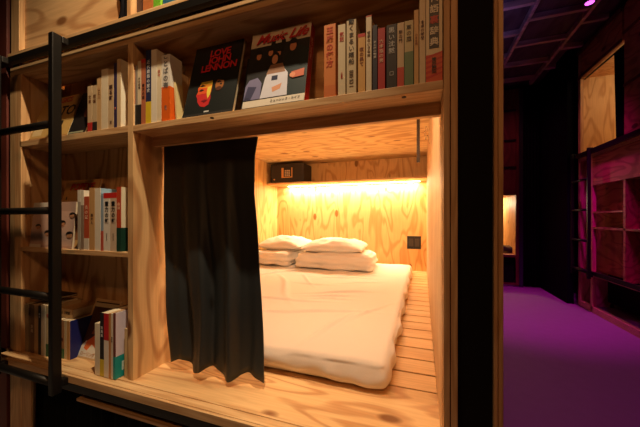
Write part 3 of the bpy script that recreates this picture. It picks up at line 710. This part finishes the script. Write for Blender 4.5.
o = obj('bag', soft_box(.22, .2, .09, .04, lambda p, n: p + n * .012 * N3(p.x * 14, p.y * 14, p.z * 14), 24, 24, 8), blk_cloth, smooth=True); o.location = (sx - .03, EY + .28, zb + .012)
tag(o, 'dark lumpy bag lying inside the small lit opening at the corridor end', 'bag')
# black curtain closing the corridor end and the black wall beside it
c3 = curtain('corridor_curtain', lambda u, v: XA(523, EY) + .01 + u * (1.53 - XA(523, EY) - .02), lambda u: CZ - .07, lambda u: .01, lambda u, v: EY + .02 + .012 * math.sin(u * 30), nu=40, nv=4, m=mat('black_velvet', C255(16, 14, 18), .9))
tag(c3, 'floor-length black curtain closing the dark end of the corridor', 'curtain')
struct('wall_corridor', (1.54, 1.60, 4.0, 4.9, 0, CZ - .001), mat('black_wall', C255(14, 12, 18), .95, spec=.05))

# ================================================================== CORRIDOR, RIGHT UNIT
RXF = 1.63
rt = thing('bunk_bed', 'two-level plywood bunk along the right side of the purple corridor', 'bunk bed', (RXF, 3.0, 0)); bpy.context.view_layer.update()
def rb(name, dims, m, **kw):
    o = bobj(name, dims, m, rt, **kw); o.matrix_parent_inverse = rt.matrix_world.inverted(); return o
def YR(px, X=RXF):
    a = (px - 320) / F; return X * (CT + a * ST) / (a * CT - ST)
def ZRt(py, px, X=RXF): return ZA(py, X, YR(px, X))
yL = 3.98; y1 = YR(592)          # left end and the post by the ladder
zled = H - .575; zl2 = H + .66
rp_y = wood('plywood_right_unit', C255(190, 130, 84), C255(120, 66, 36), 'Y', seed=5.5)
rb('post', [(RXF, RXF + .03, yL - .05, yL, .001, CZ - .06), (RXF, RXF + .03, y1 - .01, y1 + .03, .001, H + .66)], pine_z, bev=.002)
rb('side_panel', (RXF + .03, 2.5, yL - .02, yL, .001, CZ - .06), ply_z)
rb('ledge', (RXF - .015, RXF + .05, .9, yL - .05, zled, zled + .03), pine_x)
rb('rail', (RXF - .03, RXF - .012, 1.0, yL, zled + .012, zled + .05), blk_metal)
rb('rail', (RXF - .035, RXF - .008, 1.0, yL, zl2, zl2 + .045), blk_metal)
rb('ledge', (RXF - .005, RXF + .05, .9, yL - .05, zl2 - .03, zl2), pine_x)
rb('beam', (RXF, RXF + .025, .9, y1 - .01, H + .34, zl2 - .03), rp_y)
rb('back_panel', (RXF + .11, RXF + .125, .9, yL - .05, zled + .03, zl2 - .03), rp_y)
for px in (624, 660): rb('divider', (RXF + .002, RXF + .11, YR(px) - .014, YR(px) + .014, zled + .03, H + .34), rp_y)
rb('shelf', (RXF + .002, RXF + .11, .9, y1 - .01, H - .10, H - .082), rp_y)
rb('shelf', (RXF + .002, RXF + .11, YR(624) + .014, y1 - .01, H + .06, H + .075), rp_y)
rb('kick_rail', (RXF, RXF + .04, .9, yL - .05, .001, .06), pine_x)
rb('void_shade_panel', (RXF + .25, RXF + .27, .9, yL - .02, .061, zled), blk_panel)  # black panel stands in for the shade of the void below the bunk
# upper opening, its lit box, the panel in front
yo = YR(622); zo0, zo1 = zl2 + .045, H + 1.54
rb('beam', (RXF, RXF + .03, yo, yL - .05, zo1, CZ - .06), rp_y)
rb('trim', (RXF - .01, RXF, yo, yL, zo1 - .01, zo1 + .02), red_wood)
rb('trim', (RXF - .01, RXF, yo, yL, CZ - .10, CZ - .06), red_wood)
rb('front_panel', (RXF, RXF + .03, .9, yo - .03, zo0, CZ - .06), rp_y)
rb('trim', [(RXF - .008, RXF, .9, yo - .03, H + z_, H + z_ + .022) for z_ in (1.13, 1.58)], red_wood)
rb('sleeping_box', [(RXF + .03, 2.5, 3.955, 3.962, zo0, zo1), (2.48, 2.5, 2.3, 3.955, zo0, zo1), (RXF + .03, 2.5, 2.3, 3.955, zo0 - .02, zo0), (RXF + .03, 2.5, 2.3, 3.955, zo1, zo1 + .02), (RXF + .03, 2.5, 2.28, 2.3, zo0, zo1)], wall_ply)
c4 = curtain('bed_curtain', lambda u, v: RXF + .045 + .010 * math.sin(u * 30), lambda u: zo1 - .012, lambda u: zo0 + .005, lambda u, v: YR(625, 1.675) + u * (YR(615.5, 1.675) - YR(625, 1.675)) - .03 * v * u, nu=40, nv=10, m=MATS['black_velvet'])
tag(c4, 'black curtain drawn aside in the upper right corridor bunk', 'curtain')
bm = bmesh.new(); tube(bm, [(RXF + .045, yo, zo1 - .015), (RXF + .045, 3.94, zo1 - .015)], .008, 10)
tag(obj('curtain_rod', bm, blk_metal, smooth=True), 'black curtain rod across the lit upper bunk on the right', 'curtain rod')
l2 = thing('ladder', 'black steel ladder on the bunk at the right side of the corridor', 'ladder', (1.58, 3.8, .35)); bpy.context.view_layer.update()
ladder(l2, 3.635, 3.97, 1.575, H - .60, H + .715, [H - .53, H - .222, H + .095, H + .407], .03, axis='Y')

# ================================================================== LAMPS
def lampfix(label, x, y, m, em):
    t = thing('ceiling_spotlight', label, 'light', (x, y, CZ - .056))
    bm = bmesh.new(); tube(bm, [(0, 0, .001), (0, 0, -.05)], .04, 20, cap=True); obj('housing', bm, blk_metal, t, smooth=False)
    bm = bmesh.new(); tube(bm, [(0, 0, -.0505), (0, 0, -.053)], .03, 20); obj('lens', bm, em, t)
    return t
def light(kind, name, loc, col, power, rot=(0, 0, 0), **kw):
    l = bpy.data.lights.new(name, kind); l.color = col; l.energy = power
    for k, v in kw.items(): setattr(l, k, v)
    o = bpy.data.objects.new(name, l); COL.objects.link(o); o.location = loc; o.rotation_euler = rot; return o
def aim(o, tgt): o.rotation_euler = (Vector(tgt) - o.location).to_track_quat('-Z', 'Y').to_euler()
mg_em = mat('magenta_lens', (1, .3, .9), .5, emit=(.8, .1, .75), es=3)
lampfix('small magenta spotlight on the corridor ceiling near the right bunk', 1.31, 3.01, None, mg_em)
lampfix('warm spotlight on the ceiling in front of the bookshelves', -.30, .20, None, mat('warm_lens', (1, .8, .6), .5, emit=(1, .75, .45), es=8))
lampfix('added warm fill spotlight on the ceiling in the middle of the room behind the viewer', .15, -1.1, None, MATS['warm_lens'])
lampfix('added small red fill spotlight on the ceiling at the far end of the corridor', .75, 3.9, None, MATS['warm_lens'])
lampfix('purple spotlight on the ceiling at the near end of the corridor', 1.05, 1.2, None, mat('purple_lens', (.8, .3, 1), .5, emit=(.8, .2, 1), es=8))
s1 = light('SPOT', 'warm_spot', (-.30, .36, CZ - .125), (1, .78, .50), 155, spot_size=math.radians(74), spot_blend=.75, shadow_soft_size=.02); aim(s1, (-1.08, .74, H - .1))
s2 = light('SPOT', 'magenta_spot', (1.31, 3.01, CZ - .125), (.9, 0, .80), 130, spot_size=math.radians(60), spot_blend=.8, shadow_soft_size=.05); aim(s2, (.95, 3.75, 0))
s3 = light('SPOT', 'purple_spot', (1.05, 1.2, CZ - .125), (.8, 0, .70), 45, spot_size=math.radians(120), spot_blend=.9, shadow_soft_size=.08); aim(s3, (1.1, 1.9, 0))
s6 = light('SPOT', 'corridor_end_fill', (.75, 3.9, CZ - .125), (.9, .12, .30), 16, spot_size=math.radians(130), spot_blend=.8, shadow_soft_size=.05); aim(s6, (.9, 4.6, .3))  # added fill, hidden by the post, brightening the far bunk's front
s4 = light('SPOT', 'room_fill_spot', (.15, -1.1, CZ - .125), (1, .45, .17), 40, spot_size=math.radians(70), spot_blend=.8, shadow_soft_size=.15); aim(s4, (-.45, .7, H - .1))  # added warm fill for the bookshelf fronts, unseen behind the camera
wl = thing('wall_fill_uplight', 'added slim violet fill uplight on the corridor side of the bunk wall', 'light', (.161, 2.5, H + .97))  # added fill fixture, hidden by the bunk wall, to brighten the corridor ceiling
bm = bmesh.new(); box(bm, 0, .10, -.42, .42, 0, .02, bev=.003); obj('housing', bm, blk_metal, wl)
s5 = light('AREA', 'ceiling_fill_glow', (.24, 2.5, H + 1.0), (.34, .24, 1), 14, shape='RECTANGLE', size=.1, size_y=.8); s5.rotation_euler = (PI, math.radians(-40), 0)
# warm light strip along the head wall
a1 = light('AREA', 'led_strip_glow', (-.77, 3.10, ZR - .010), (1, .73, .43), 27, shape='RECTANGLE', size=1.48, size_y=.02)
# added fill area behind the front beam, brightening the foot of the bed
a2 = light('AREA', 'bed_foot_fill', (-.42, .90, ZC - .02), (1, .74, .46), 8, shape='RECTANGLE', size=.8, size_y=.05); aim(a2, (-.45, 1.6, ZF))
# lights of the far bunks
light('POINT', 'far_bunk_lamp', (1.0, 5.5, zt - .08), (1, .78, .5), 11, shadow_soft_size=.05)
light('POINT', 'right_bunk_lamp', (2.1, 3.3, zo1 - .1), (1, .74, .46), 5, shadow_soft_size=.05)
wd = bpy.data.worlds.new('w'); SC.world = wd; wd.use_nodes = True
wd.node_tree.nodes['Background'].inputs[0].default_value = (.02, .015, .03, 1); wd.node_tree.nodes['Background'].inputs[1].default_value = 1

# printed bits and bands belong to the cover they sit on
for o in list(bpy.data.objects):
    if o.parent and o.parent.type == 'EMPTY' and o.name.split('.')[0] in ('spine_title', 'author_name', 'paper_band', 'title', 'cover_picture', 'subtitle', 'heading', 'title_panel', 'title_character', 'flame_stripes', 'emblem'):
        for c in o.parent.children:
            if c.name.split('.')[0] == 'cover': o.parent = c; break

# ================================================================== CAMERA
cd = bpy.data.cameras.new('camera'); cam = bpy.data.objects.new('camera', cd); COL.objects.link(cam)
cd.sensor_width = 36; cd.lens = 36 * F / 640; cd.shift_y = 5.5 / 640; cd.clip_start = .02
cam.location = (0, 0, H); cam.rotation_euler = (PI / 2, 0, math.atan2(ST, CT))
SC.camera = cam
vs = SC.view_settings; vs.view_transform = 'Standard'; vs.look = 'None'; vs.gamma = 1; vs.use_curve_mapping = False; vs.exposure = 0
